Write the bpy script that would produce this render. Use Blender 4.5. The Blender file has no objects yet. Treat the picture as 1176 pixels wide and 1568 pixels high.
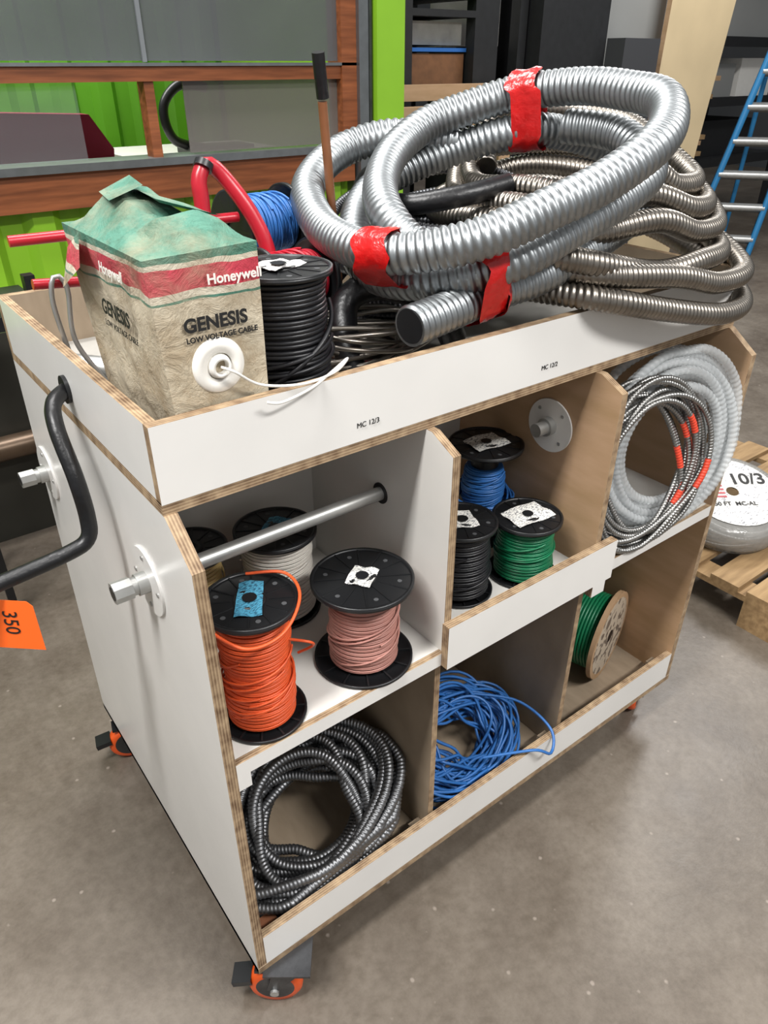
import bpy, math, random
import numpy as np
from mathutils import Matrix, Vector
random.seed(7)
scene=bpy.context.scene
try: scene.view_settings.view_transform='Standard'
except Exception: pass

# ---------------------------------------------------------------- materials
def new_mat(name):
    m=bpy.data.materials.new(name); m.use_nodes=True
    nt=m.node_tree; b=nt.nodes['Principled BSDF']; return m,nt,b
def srgb(c):
    if isinstance(c,str):
        c=c.lstrip('#'); c=[int(c[i:i+2],16)/255 for i in (0,2,4)]
    return tuple((x/12.92 if x<=.04045 else ((x+.055)/1.055)**2.4) for x in c[:3])+(1,)
def mat(name,col,rough=.5,metal=0,var=.0,vscale=20,bump=0,bscale=60,col2=None,stretch=None,trans=0,alpha=1):
    m,nt,b=new_mat(name)
    b.inputs['Base Color'].default_value=srgb(col); b.inputs['Roughness'].default_value=rough; b.inputs['Metallic'].default_value=metal
    if trans: b.inputs['Transmission Weight'].default_value=trans
    if alpha<1: b.inputs['Alpha'].default_value=alpha
    tc=nt.nodes.new('ShaderNodeTexCoord'); src=tc.outputs['Object']
    if stretch:
        mp=nt.nodes.new('ShaderNodeMapping'); mp.inputs['Scale'].default_value=stretch
        nt.links.new(src,mp.inputs['Vector']); src=mp.outputs['Vector']
    if var or col2:
        n=nt.nodes.new('ShaderNodeTexNoise'); n.inputs['Scale'].default_value=vscale; n.inputs['Detail'].default_value=6
        nt.links.new(src,n.inputs['Vector'])
        r=nt.nodes.new('ShaderNodeValToRGB'); c=srgb(col)
        if col2: c2=srgb(col2)
        else: c2=tuple(max(0,x*(1-var)) for x in c[:3])+(1,)
        r.color_ramp.elements[0].position=.3; r.color_ramp.elements[1].position=.7
        r.color_ramp.elements[0].color=c2; r.color_ramp.elements[1].color=c
        nt.links.new(n.outputs['Fac'],r.inputs['Fac']); nt.links.new(r.outputs['Color'],b.inputs['Base Color'])
    if bump:
        n2=nt.nodes.new('ShaderNodeTexNoise'); n2.inputs['Scale'].default_value=bscale; n2.inputs['Detail'].default_value=4
        nt.links.new(src,n2.inputs['Vector'])
        bp=nt.nodes.new('ShaderNodeBump'); bp.inputs['Strength'].default_value=bump; bp.inputs['Distance'].default_value=.01
        nt.links.new(n2.outputs['Fac'],bp.inputs['Height']); nt.links.new(bp.outputs['Normal'],b.inputs['Normal'])
    return m
def ply_edge(name,axis):
    m,nt,b=new_mat(name); b.inputs['Roughness'].default_value=.7
    tc=nt.nodes.new('ShaderNodeTexCoord'); sp=nt.nodes.new('ShaderNodeSeparateXYZ'); nt.links.new(tc.outputs['Object'],sp.inputs[0])
    mt=nt.nodes.new('ShaderNodeMath'); mt.operation='MULTIPLY'; mt.inputs[1].default_value=2*math.pi/.0045
    nt.links.new(sp.outputs[axis],mt.inputs[0])
    s=nt.nodes.new('ShaderNodeMath'); s.operation='SINE'; nt.links.new(mt.outputs[0],s.inputs[0])
    n=nt.nodes.new('ShaderNodeTexNoise'); n.inputs['Scale'].default_value=45; n.inputs['Detail'].default_value=7
    nt.links.new(tc.outputs['Object'],n.inputs['Vector'])
    a=nt.nodes.new('ShaderNodeMath'); a.operation='MULTIPLY_ADD'; a.inputs[1].default_value=.13
    nt.links.new(s.outputs[0],a.inputs[0]); nt.links.new(n.outputs['Fac'],a.inputs[2])
    r=nt.nodes.new('ShaderNodeValToRGB'); r.color_ramp.elements[0].position=.22; r.color_ramp.elements[1].position=.75
    r.color_ramp.elements[0].color=srgb('5e4530'); r.color_ramp.elements[1].color=srgb('b59c7c')
    nt.links.new(a.outputs[0],r.inputs['Fac']); nt.links.new(r.outputs['Color'],b.inputs['Base Color'])
    return m
def flexmetal(name,col,rough,dirt=.35,scale=14):
    m,nt,b=new_mat(name); b.inputs['Metallic'].default_value=1; 
    tc=nt.nodes.new('ShaderNodeTexCoord')
    n=nt.nodes.new('ShaderNodeTexNoise'); n.inputs['Scale'].default_value=scale; n.inputs['Detail'].default_value=8; n.inputs['Roughness'].default_value=.7
    nt.links.new(tc.outputs['Object'],n.inputs['Vector'])
    r=nt.nodes.new('ShaderNodeValToRGB'); c=srgb(col); r.color_ramp.elements[0].position=.3; r.color_ramp.elements[1].position=.68
    r.color_ramp.elements[0].color=tuple(x*(1-dirt) for x in c[:3])+(1,); r.color_ramp.elements[1].color=c
    nt.links.new(n.outputs['Fac'],r.inputs['Fac']); nt.links.new(r.outputs['Color'],b.inputs['Base Color'])
    mr=nt.nodes.new('ShaderNodeMapRange'); mr.inputs['To Min'].default_value=rough+.12; mr.inputs['To Max'].default_value=rough-.08
    nt.links.new(n.outputs['Fac'],mr.inputs[0]); nt.links.new(mr.outputs[0],b.inputs['Roughness'])
    return m
WHITE=mat('white_laminate','e3e1dd',.25,var=.07,vscale=5,bump=.05,bscale=8)
WHITEIN=mat('white_laminate_inner','dedbd5',.4,var=.08,vscale=6)
EX=ply_edge('plywood_edge_x',0); EY=ply_edge('plywood_edge_y',1); EZ=ply_edge('plywood_edge_z',2)
PLY=mat('plywood_face','b89778',.6,vscale=4,col2='a68764',stretch=(1.5,1.5,7),bump=.05)
PLYG=mat('plywood_grey_face','9c8b76',.65,vscale=5,col2='867662',stretch=(6,2,1.5))
GALV=flexmetal('galvanized_steel','aaaeb0',.42)
STEEL=flexmetal('stainless_flex_steel','9c958c',.34,.45)
MCSTEEL=flexmetal('armored_cable_steel','a9a8a5',.38,.35)
MIDSTEEL=flexmetal('flex_conduit_steel','8b8c8e',.44,.3)
DKSTEEL=flexmetal('dark_flex_steel','67686b',.40,.45)
ZINC=mat('zinc_pipe','b9b9b6',.4,.75,var=.15,vscale=40)
BLACKP=mat('black_plastic','17181a',.38,var=.2)
BLACKR=mat('black_rubber_foam','0d0d0f',.38,bump=.15,bscale=60)
REDTAPE=mat('red_tape','cc1a1a',.25,bump=.45,bscale=40,var=.3,vscale=30)
ORTAPE=mat('orange_red_marking','d8452c',.5,var=.25)
REDP=mat('red_painted_steel','b01c2c',.3,var=.2,vscale=30)
ORANGEW=mat('orange_wire','d65426',.42); PINKW=mat('pink_brown_wire','a8766b',.45); GREYW=mat('grey_wire','c9c4bb',.45)
BLUEW=mat('blue_wire','2a63ad',.38); BLUEL=mat('light_blue_wire','3069ac',.4); GREENW=mat('green_wire','0f6b45',.35); BLACKW=mat('black_wire','1b1b1e',.38)
REDW=mat('red_wire','b01a2c',.35); YELW=mat('tan_wire','a8905e',.4); WHITEW=mat('white_wire','e6e3dc',.35)
def label_mat(name,base,ink,sc=(160,520,160),thr=.44):
    m,nt,b=new_mat(name); b.inputs['Roughness'].default_value=.5
    tc=nt.nodes.new('ShaderNodeTexCoord'); mp=nt.nodes.new('ShaderNodeMapping'); mp.inputs['Scale'].default_value=sc
    nt.links.new(tc.outputs['Object'],mp.inputs['Vector'])
    n=nt.nodes.new('ShaderNodeTexNoise'); n.inputs['Scale'].default_value=1; n.inputs['Detail'].default_value=1
    nt.links.new(mp.outputs[0],n.inputs['Vector'])
    r=nt.nodes.new('ShaderNodeValToRGB'); r.color_ramp.interpolation='CONSTANT'
    r.color_ramp.elements[0].color=srgb(ink); r.color_ramp.elements[1].position=thr; r.color_ramp.elements[1].color=srgb(base)
    nt.links.new(n.outputs['Fac'],r.inputs['Fac']); nt.links.new(r.outputs['Color'],b.inputs['Base Color']); return m
LABEL=label_mat('printed_label','e2e0da','77797b')
TEALL=label_mat('teal_printed_label','4a90ab','28566d',thr=.47)
WRAPL=label_mat('round_paper_label','dfdcd6','8c8c90',sc=(60,200,60),thr=.36)
DIRTL=label_mat('dirty_reel_label','b9ab98','6e6257',sc=(50,50,50),thr=.45)
ORANGETAG=mat('orange_tag','ff6a1c',.6)
INK=mat('black_ink','161616',.6)
ORANGEWH=mat('orange_polyurethane','d9541c',.4)
PAPER=mat('white_paper','e4e2dc',.6,var=.05)

# ---------------------------------------------------------------- mesh builder
def catmull(P,n=16):
    P=np.array(P,float); out=[]; N=len(P)
    for i in range(N-1):
        p0,p1,p2,p3=P[max(i-1,0)],P[i],P[i+1],P[min(i+2,N-1)]
        t=np.linspace(0,1,n,endpoint=False)[:,None]
        out.append(.5*((2*p1)+(-p0+p2)*t+(2*p0-5*p1+4*p2-p3)*t**2+(-p0+3*p1-3*p2+p3)*t**3))
    out.append(P[-1:]); return np.vstack(out)
def resample(P,step):
    d=np.r_[0,np.cumsum(np.linalg.norm(np.diff(P,axis=0),axis=1))]
    n=max(2,int(round(d[-1]/step))+1); s=np.linspace(0,d[-1],n)
    return np.stack([np.interp(s,d,P[:,k]) for k in range(3)],1),s
def frames(P):
    T=np.gradient(P,axis=0); T/=np.linalg.norm(T,axis=1)[:,None]+1e-12
    N=np.zeros_like(P); a=np.array([0,0,1.]) if abs(T[0][2])<.9 else np.array([1.,0,0])
    n=a-T[0]*(a@T[0]); n/=np.linalg.norm(n)
    for i in range(len(P)):
        n=n-T[i]*(n@T[i]); n=n/(np.linalg.norm(n)+1e-12); N[i]=n
    return T,N,np.cross(T,N)
class MB:
    def __init__(s): s.v=[];s.f=[];s.m=[];s.sm=[];s.mats=[];s.n=0;s.M=None
    def mi(s,m):
        if m not in s.mats: s.mats.append(m)
        return s.mats.index(m)
    def add(s,V,Fc,m,smooth=False,ms=None):
        V=np.array(V,float)
        if s.M is not None:
            A=np.array(s.M); V=V@A[:3,:3].T+A[:3,3]
        s.v.append(V)
        for k,f in enumerate(Fc):
            s.f.append(tuple(int(i)+s.n for i in f)); s.m.append(s.mi(ms[k] if ms else m)); s.sm.append(smooth)
        s.n+=len(V)
    def box(s,a,b,m,R=None,ms=None):
        x0,y0,z0=a;x1,y1,z1=b
        V=np.array([(x0,y0,z0),(x1,y0,z0),(x1,y1,z0),(x0,y1,z0),(x0,y0,z1),(x1,y0,z1),(x1,y1,z1),(x0,y1,z1)],float)
        if R is not None:
            A=np.array(R); V=V@A[:3,:3].T+A[:3,3]
        s.add(V,[(0,3,2,1),(4,5,6,7),(0,1,5,4),(2,3,7,6),(1,2,6,5),(3,0,4,7)],m,ms=ms) # -z +z -y +y +x -x
    def prism(s,poly,axis,a0,a1,m0,m1,me):
        n=len(poly); V=[]
        for a in (a0,a1):
            for p in poly:
                q=list(p); q.insert(axis,a); V.append(q)
        F=[tuple(range(n))[::-1],tuple(range(n,2*n))]+[(i,(i+1)%n,(i+1)%n+n,i+n) for i in range(n)]
        s.add(V,F,None,ms=[m0,m1]+[me]*n)
    def cyl(s,c0,c1,r0,m,r1=None,seg=24,caps=True,smooth=True):
        if r1 is None:r1=r0
        c0=np.array(c0,float);c1=np.array(c1,float);d=c1-c0;d/=np.linalg.norm(d)
        a=np.array([0,0,1.]) if abs(d[2])<.9 else np.array([1.,0,0]); u=np.cross(a,d);u/=np.linalg.norm(u);w=np.cross(d,u)
        t=np.linspace(0,2*math.pi,seg,endpoint=False); cs=np.cos(t)[:,None]*u+np.sin(t)[:,None]*w
        V=np.vstack([c0+cs*r0,c1+cs*r1]); s.add(V,[(i,(i+1)%seg,(i+1)%seg+seg,i+seg) for i in range(seg)],m,smooth)
        if caps: 
            s.add(V[:seg],[tuple(range(seg))[::-1]],m); s.add(V[seg:],[tuple(range(seg))],m)
    def lathe(s,prof,m,seg=40,c=(0,0,0)):
        t=np.linspace(0,2*math.pi,seg,endpoint=False); V=[]
        for r,z in prof:
            V.append(np.stack([c[0]+r*np.cos(t),c[1]+r*np.sin(t),np.full(seg,c[2]+z)],1))
        F=[]
        for k in range(len(prof)-1):
            for i in range(seg): F.append((k*seg+i,k*seg+(i+1)%seg,(k+1)*seg+(i+1)%seg,(k+1)*seg+i))
        s.add(np.vstack(V),F,m,True)
    def sweep(s,P,r,m,seg=8,step=.01,pitch=None,amp=0,caps=True,powr=1.0,sc=(1,1)):
        if pitch: step=pitch/5
        Q,S=resample(np.array(P,float),step); T,N,B=frames(Q)
        t=np.linspace(0,2*math.pi,seg,endpoint=False)
        if pitch:
            ph=(S[:,None]/pitch-t[None,:]/(2*math.pi)); rad=r-amp+amp*np.abs(np.sin(math.pi*ph))**powr
        else: rad=np.full((len(Q),seg),r)
        V=Q[:,None,:]+rad[:,:,None]*(sc[0]*np.cos(t)[None,:,None]*N[:,None,:]+sc[1]*np.sin(t)[None,:,None]*B[:,None,:])
        n=len(Q); V=V.reshape(-1,3); F=[]
        for i in range(n-1):
            a=i*seg
            for j in range(seg):
                k=(j+1)%seg; F.append((a+j,a+k,a+seg+k,a+seg+j))
        s.add(V,F,m,True)
        if caps: s.add(V[:seg],[tuple(range(seg))[::-1]],m); s.add(V[-seg:],[tuple(range(seg))],m)
        return Q
    def done(s,name,parent=None,loc=None):
        me=bpy.data.meshes.new(name); V=np.vstack(s.v)
        me.from_pydata(V.tolist(),[],s.f)
        for m in s.mats: me.materials.append(m)
        me.polygons.foreach_set('material_index',s.m); me.polygons.foreach_set('use_smooth',s.sm); me.update()
        o=bpy.data.objects.new(name,me); scene.collection.objects.link(o)
        if parent: o.parent=parent
        if loc is not None: o.matrix_world=loc if isinstance(loc,Matrix) else Matrix.Translation(loc)
        return o
def empty(name):
    e=bpy.data.objects.new(name,None); e.empty_display_size=.05; scene.collection.objects.link(e); return e
def text(name,body,size,M,m,parent=None,extrude=.0002,align='LEFT',bold=0):
    c=bpy.data.curves.new(name,'FONT'); c.body=body; c.size=size; c.extrude=extrude; c.align_x=align; c.offset=bold
    o=bpy.data.objects.new(name,c); c.materials.append(m); scene.collection.objects.link(o)
    if parent: o.parent=parent
    o.matrix_world=M; return o
RZ=lambda a:Matrix.Rotation(a,4,'Z'); RXa=lambda a:Matrix.Rotation(a,4,'X'); RYa=lambda a:Matrix.Rotation(a,4,'Y')

# ---------------------------------------------------------------- camera
cam=bpy.data.cameras.new('camera'); camo=bpy.data.objects.new('camera',cam); scene.collection.objects.link(camo)
CP=np.array([-.2531,-.7250,1.6113]); yaw=.9218; pit=.5491
Fv=Vector((math.cos(yaw)*math.cos(pit),math.sin(yaw)*math.cos(pit),-math.sin(pit)))
camo.location=CP; camo.rotation_euler=Fv.to_track_quat('-Z','Y').to_euler()
cam.sensor_fit='VERTICAL'; cam.sensor_height=36; cam.sensor_width=27; cam.lens=1148.8*36/1600; cam.clip_start=.02
scene.camera=camo
def bg(R,F,z): return (CP[0]+math.cos(yaw)*F+math.sin(yaw)*R, CP[1]+math.sin(yaw)*F-math.cos(yaw)*R, z)

# ---------------------------------------------------------------- cart
L=1.2936; W=.848; WT=.785; TH=.018; ZF=1.143; ZT=1.247; TY=.065; D1=.430; D2=.838; ZS=.710
cart=empty('wire_spool_cart')
b=MB()
def side(x0,x1,zc,m0,m1):
    b.prism([(0,.14),(0,zc),(TY-.002,ZF-.018),(TY,ZF-.018),(WT,ZF-.018),(W,.14)][::-1],0,x0,x1,m0,m1,EX)
side(0,TH,1.072,WHITE,WHITEIN)
side(L-TH,L,1.08,PLY,WHITE)
b.done('side_panels',cart)
b=MB()
def divider(x0,x1,m0,m1):
    b.prism([(.002,ZS+.0),(.002,1.10),(TY-.012,ZF-.019),(.42,ZF-.019),(.42,ZS)][::-1],0,x0,x1,m0,m1,EX)
divider(D1,D1+.016,WHITEIN,PLYG); divider(D2,D2+.016,PLY,PLYG)
for x in (D1,D2): b.prism([(.02,.158),(.02,ZS-.019),(.42,ZS-.019),(.42,.158)][::-1],0,x,x+.014,PLYG,PLYG,EX)
b.done('dividers',cart)
b=MB()
b.box((TH,.42,.158),(L-TH,.438,ZS-.019),PLYG); b.box((TH,.42,ZS),(L-TH,.438,ZF-.019),WHITEIN)
b.done('centre_partition',cart)
b=MB()
b.box((TH,.012,ZS-.018),(L-TH,.83,ZS),None,ms=[PLYG,WHITEIN,EZ,EZ,EZ,EZ])
b.box((0,-.001,.14),(L,.848,.156),None,ms=[PLYG,PLYG,EZ,EZ,EZ,EZ])
b.box((0,TY+.001,ZF-.018),(L,WT,ZF),None,ms=[PLYG,PLYG,EZ,EZ,EZ,EZ])
b.done('shelves',cart)
b=MB()
mY=[EY,EY,WHITE,PLYG,EY,EY]
def apron(x0,x1,z0,z1,y0=-.001,th=.014): b.box((x0,y0,z0),(x1,y0+th,z1),None,ms=mY)
apron(TH,L-TH,.157,.243,-.001,.016)
apron(TH,D1+TH,.682,.7105,0,.012)
b.box((D1-.004,-.016,.683),(D2+TH+.03,.0015,.778),None,ms=mY)
b.box((D2-.01,-.016,.655),(D2+TH+.012,.0015,.683),None,ms=mY)
b.box((TH,-.0,.652),(TH+.022,.012,.682),None,ms=mY)
apron(D2+TH,L-TH,.682,.7105,0,.012)
b.done('shelf_lips',cart)
b=MB()
b.box((0,TY,ZF-.002),(L,TY+.016,ZT),None,ms=mY)
b.box((0,WT-TH,ZF),(L,WT,ZT),None,ms=[EY,EY,PLYG,WHITE,EY,EY])
b.box((0,TY+.016,ZF),(.016,WT-TH,ZT),None,ms=[EX,EX,EX,EX,PLYG,WHITE])
b.box((L-TH,TY+.016,ZF),(L,WT-TH,ZT),None,ms=[EX,EX,EX,EX,WHITE,PLYG])
b.box((.016,TY+.016,ZF),(L-TH,WT-TH,ZF+.001),mat('tray_floor','a7a49d',.6,var=.25,vscale=8))
b.done('top_tray',cart)
b=MB()
for xx in (D1,D2,L-TH): b.box((xx-.03,.02,.157),(xx-.001,.05,.195),PLYG)
b.box((TH,.02,.157),(TH+.05,.06,.20),mat('cedar_block','8a5638',.7,var=.3))
b.done('corner_blocks',cart)
b=MB()
def rodset(y,z,x1):
    b.cyl((-.045,y,z),(x1,y,z),.0125,ZINC)
    b.cyl((-.004,y,z),(.0005,y,z),.056,WHITE,seg=48)
    b.cyl((-.02,y,z),(-.004,y,z),.017,ZINC); b.cyl((-.055,y,z),(-.028,y,z),.017,ZINC,seg=8,smooth=False); b.cyl((-.028,y,z),(-.02,y,z),.014,ZINC)
    b.cyl((-.0556,y,z),(-.055,y,z),.011,BLACKP)
    for a in range(4):
        b.cyl((-.0055,y+.042*math.cos(a*1.57),z+.042*math.sin(a*1.57)),(-.004,y+.042*math.cos(a*1.57),z+.042*math.sin(a*1.57)),.004,ZINC,seg=8)
rodset(.185,.955,D1+.0); rodset(.735,.90,.5)
b.cyl((D1-.002,.185,.955),(D1+.0,.185,.955),.02,BLACKP)
y,z=.155,.985; b.cyl((D2-.004,y,z),(D2-.0005,y,z),.056,WHITE,seg=48); b.cyl((D2-.045,y,z),(D2-.004,y,z),.014,ZINC); b.cyl((D2-.02,y,z),(D2-.004,y,z),.019,ZINC)
for a in range(4): b.cyl((D2-.0055,y+.042*math.cos(.8+a*1.57),z+.042*math.sin(.8+a*1.57)),(D2-.003,y+.042*math.cos(.8+a*1.57),z+.042*math.sin(.8+a*1.57)),.004,ZINC,seg=8)
b.done('spool_rods_and_flanges',cart)
b=MB()
hp=catmull([(.0,.41,1.185),(-.03,.38,1.18),(-.042,.345,1.155),(-.042,.30,1.09),(-.042,.287,1.03),(-.05,.28,1.0),(-.08,.278,.988),(-.17,.277,.978),(-.30,.274,.968),(-.38,.274,.963)])
b.sweep(hp,.0120,BLACKR,seg=14,step=.006)
b.cyl((-.006,.41,1.185),(0,.41,1.185),.022,BLACKP)
b.done('push_handle',cart)
def caster(x,y,a):
    b.M=Matrix.Translation((x,y,0))@RZ(a)
    b.box((-.045,-.04,.134),(.045,.04,.1395),DKSTEEL)
    b.cyl((0,0,.118),(0,0,.134),.026,DKSTEEL)
    for s in (-1,1): b.prism([(-.025,.12),(.03,.12),(.045,.06),(.028,.05)],1,s*.023-.002,s*.023+.002,DKSTEEL,DKSTEEL,DKSTEEL)
    b.M=b.M@Matrix.Translation((.03,0,.054))@RXa(math.pi/2)
    b.lathe([(.036,-.017),(.047,-.017),(.053,-.010),(.054,0),(.053,.010),(.047,.017),(.036,.017)],ORANGEWH,seg=44)
    b.lathe([(.0,-.012),(.012,-.016),(.038,-.0172)],DKSTEEL,seg=36); b.lathe([(.038,.0172),(.012,.016),(0,.012)],DKSTEEL,seg=36)
    b.cyl((0,0,-.03),(0,0,.03),.009,ZINC,seg=10)
    b.M=Matrix.Translation((x,y,0))@RZ(a)
    b.box((.062,-.020,.080),(.100,.020,.094),BLACKP,R=RYa(.16)); b.box((.02,-.018,.108),(.066,.018,.116),BLACKP); b.M=None
b=MB()
caster(.062,-.004,2.50); caster(.06,W-.07,2.9); caster(L-.06,.06,.4); caster(L-.06,W-.07,1.2)
b.done('casters',cart)
RX=RXa(math.pi/2)
text('label_text','MC 12/3',.0115,Matrix.Translation((.297,TY-.0008,1.163))@RX,INK,cart)
text('label_text_right','MC 12/2',.0115,Matrix.Translation((.682,TY-.0008,1.163))@RX,INK,cart)

# ---------------------------------------------------------------- floor / walls
def concrete():
    m,nt,bs=new_mat('concrete_floor'); tc=nt.nodes.new('ShaderNodeTexCoord')
    def noise(sc,det,rg=.6):
        n=nt.nodes.new('ShaderNodeTexNoise'); n.inputs['Scale'].default_value=sc; n.inputs['Detail'].default_value=det; n.inputs['Roughness'].default_value=rg
        nt.links.new(tc.outputs['Object'],n.inputs['Vector']); return n
    n=noise(1.7,12,.72); n2=noise(45,6,.7); n5=noise(5.5,8,.7)
    r=nt.nodes.new('ShaderNodeValToRGB'); e=r.color_ramp.elements
    e[0].position=.32;e[0].color=srgb('574d43');e[1].position=.68;e[1].color=srgb('7c7368')
    nt.links.new(n.outputs['Fac'],r.inputs['Fac'])
    def ramp(src,c0,p0,p1):
        q=nt.nodes.new('ShaderNodeValToRGB'); e=q.color_ramp.elements; e[0].position=p0;e[0].color=c0;e[1].position=p1;e[1].color=(1,1,1,1)
        nt.links.new(src.outputs['Fac'],q.inputs['Fac']); return q
    def mul(a,q,f=1):
        mx=nt.nodes.new('ShaderNodeMix'); mx.data_type='RGBA'; mx.blend_type='MULTIPLY'; mx.inputs[0].default_value=f
        nt.links.new(a,mx.inputs[6]); nt.links.new(q.outputs['Color'],mx.inputs[7]); return mx.outputs[2]
    o=mul(r.outputs['Color'],ramp(n2,(.78,.77,.75,1),.32,.6)); o=mul(o,ramp(n5,(.80,.78,.76,1),.36,.54),.8)
    v=nt.nodes.new('ShaderNodeTexVoronoi'); v.inputs['Scale'].default_value=16; nt.links.new(tc.outputs['Object'],v.inputs['Vector'])
    n4=noise(60,3); ad=nt.nodes.new('ShaderNodeMath'); ad.operation='MULTIPLY_ADD'; ad.inputs[1].default_value=.12; nt.links.new(n4.outputs['Fac'],ad.inputs[0]); nt.links.new(v.outputs['Distance'],ad.inputs[2])
    r3=nt.nodes.new('ShaderNodeValToRGB'); e=r3.color_ramp.elements; e[0].position=.10;e[0].color=(.6,.6,.6,1);e[1].position=.15;e[1].color=(0,0,0,1)
    nt.links.new(ad.outputs[0],r3.inputs['Fac'])
    mx2=nt.nodes.new('ShaderNodeMix'); mx2.data_type='RGBA'; nt.links.new(r3.outputs['Color'],mx2.inputs[0]); nt.links.new(o,mx2.inputs[6]); mx2.inputs[7].default_value=srgb('a0958a')
    nt.links.new(mx2.outputs[2],bs.inputs['Base Color'])
    mr=nt.nodes.new('ShaderNodeMapRange'); mr.inputs['To Min'].default_value=.26; mr.inputs['To Max'].default_value=.52
    nt.links.new(n5.outputs['Fac'],mr.inputs[0]); nt.links.new(mr.outputs[0],bs.inputs['Roughness'])
    bp=nt.nodes.new('ShaderNodeBump'); bp.inputs['Strength'].default_value=.08; bp.inputs['Distance'].default_value=.01
    nt.links.new(n2.outputs['Fac'],bp.inputs['Height']); nt.links.new(bp.outputs['Normal'],bs.inputs['Normal'])
    return m
b=MB(); b.box((-5,-5,-.05),(14,12,0),concrete()); b.done('floor')
GREEN=mat('lime_green_paint','86b92c',.38,var=.12,vscale=4)
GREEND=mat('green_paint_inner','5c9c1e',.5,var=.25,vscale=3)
WOODB=mat('stained_wood_beam','93542f',.5,vscale=5,col2='673618',stretch=(1,8,12))
ALU=mat('aluminium_frame','85898b',.35,.8,var=.2)
def corrug(x0,x1,y,z0,z1,m,name,d=.03,p=.12):
    b=MB(); n=int((x1-x0)/p)+1; pts=[]
    for i in range(n):
        x=x0+i*p; pts+=[(x,0),(x+p*.35,0),(x+p*.5,d),(x+p*.85,d)]
    V=[(q[0],y+q[1],z0) for q in pts]+[(q[0],y+q[1],z1) for q in pts]; k=len(pts)
    b.add(V,[(i,i+1,i+1+k,i+k) for i in range(k-1)],m); return b.done(name)
corrug(-2.2,1.7,2.12,.78,1.2,GREEN,'wall_container_front',.035,.2)
corrug(-2.2,1.9,3.6,0,2.6,GREEND,'wall_container_inner_back',.035,.2)
b=MB(); DKB=mat('base_shade_panel','33322c',.45,var=.3,vscale=3)  # dark colour stands in for the shadow low on the container wall
b.box((-2.2,2.10,0),(1.75,2.16,.80),DKB); b.cyl((-2.2,2.05,.40),(1.7,2.05,.40),.045,mat('bronze_rail','6d5a49',.35,.5,var=.3)); b.done('container_base_shade_and_rail')
b=MB(); b.box((-2.2,2.08,1.18),(1.72,2.16,1.295),WOODB); b.box((-2.2,2.06,1.295),(1.75,2.2,1.32),ALU)
b.box((-2.2,2.08,1.555),(1.74,2.15,1.60),WOODB); b.box((-2.2,2.07,1.60),(1.74,2.13,1.61),ALU)
b.box((.85,2.09,1.32),(.885,2.15,1.555),WOODB)
b.box((1.66,2.07,1.295),(1.73,2.17,2.6),WOODB); b.box((1.73,2.05,.0),(1.775,2.2,2.6),ALU); b.box((1.785,2.06,.0),(1.80,2.2,2.6),DKSTEEL)
b.done('window_frame')
b=MB(); b.box((1.81,2.04,0),(1.95,2.2,2.7),GREEN); b.box((1.92,2.2,0),(1.95,4.5,2.7),GREEN); b.done('wall_container_corner')
GLASSD=mat('dusty_window_glass','66686a',.08,0,var=.3,vscale=1.5,alpha=.75)
b=MB(); b.box((-2.2,2.10,1.615),(1.66,2.108,2.6),GLASSD); b.box((.86,2.09,1.612),(.875,2.099,2.6),mat('glass_spacer','6e7275',.4)); b.done('window_1')
CLEAR=mat('sliding_glass','9aa0a2',.05,0,alpha=.12)
CLEAR2=mat('sliding_glass_dusty','6f6a65',.08,0,alpha=.72)
b=MB(); b.box((-.6,2.1,1.325),(.62,2.104,1.555),CLEAR); b.done('window_2')
b=MB(); b.box((1.0,2.11,1.325),(1.66,2.114,1.555),CLEAR2); b.done('window_3')
b=MB(); b.box((-2.2,2.17,0.0),(1.9,3.59,.02),PLYG); b.done('floor_container')
b=MB(); b.box((-2.2,2.1,2.6),(1.95,3.7,2.65),GREEND); b.done('ceiling_container')
b=MB(); b.box((.95,2.45,1.24),(1.7,3.1,1.27),WHITEIN)
for x,y in ((1.0,2.5),(1.6,2.5),(1.6,3.0),(1.0,3.0)): b.box((x,y,.021),(x+.05,y+.05,1.24),DKSTEEL)
b.done('office_desk')
MAROON=mat('maroon_fabric','7e1030',.8)
b=MB(); b.prism([(.30,.9),(.86,.9),(.92,1.30),(.84,1.43),(.4,1.45),(.28,1.38)],1,2.7,2.8,MAROON,MAROON,MAROON); b.box((.3,2.35,.8),(.86,2.8,.9),MAROON); b.cyl((.55,2.55,.03),(.55,2.55,.8),.03,BLACKP); b.cyl((.55,2.55,.021),(.55,2.55,.05),.25,BLACKP); b.done('office_chair')
b=MB(); b.sweep(catmull([(1.28,2.6,1.29),(1.15,2.6,1.33),(1.12,2.6,1.45),(1.2,2.6,1.53),(1.32,2.6,1.52)]),.02,BLACKP,seg=10); b.box((1.2,2.55,1.271),(1.5,2.7,1.30),BLACKP); b.done('desk_lamp')
b=MB(); b.box((-.1,1.55,.96),(.26,1.9,1.0),BLACKP); b.box((.22,1.6,1.0),(.25,1.64,1.09),BLACKP)
for x,y in ((-.08,1.57),(.23,1.57),(-.08,1.87),(.23,1.87)): b.box((x,y,0),(x+.025,y+.025,.96),BLACKP)
b.done('black_stool')

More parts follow.
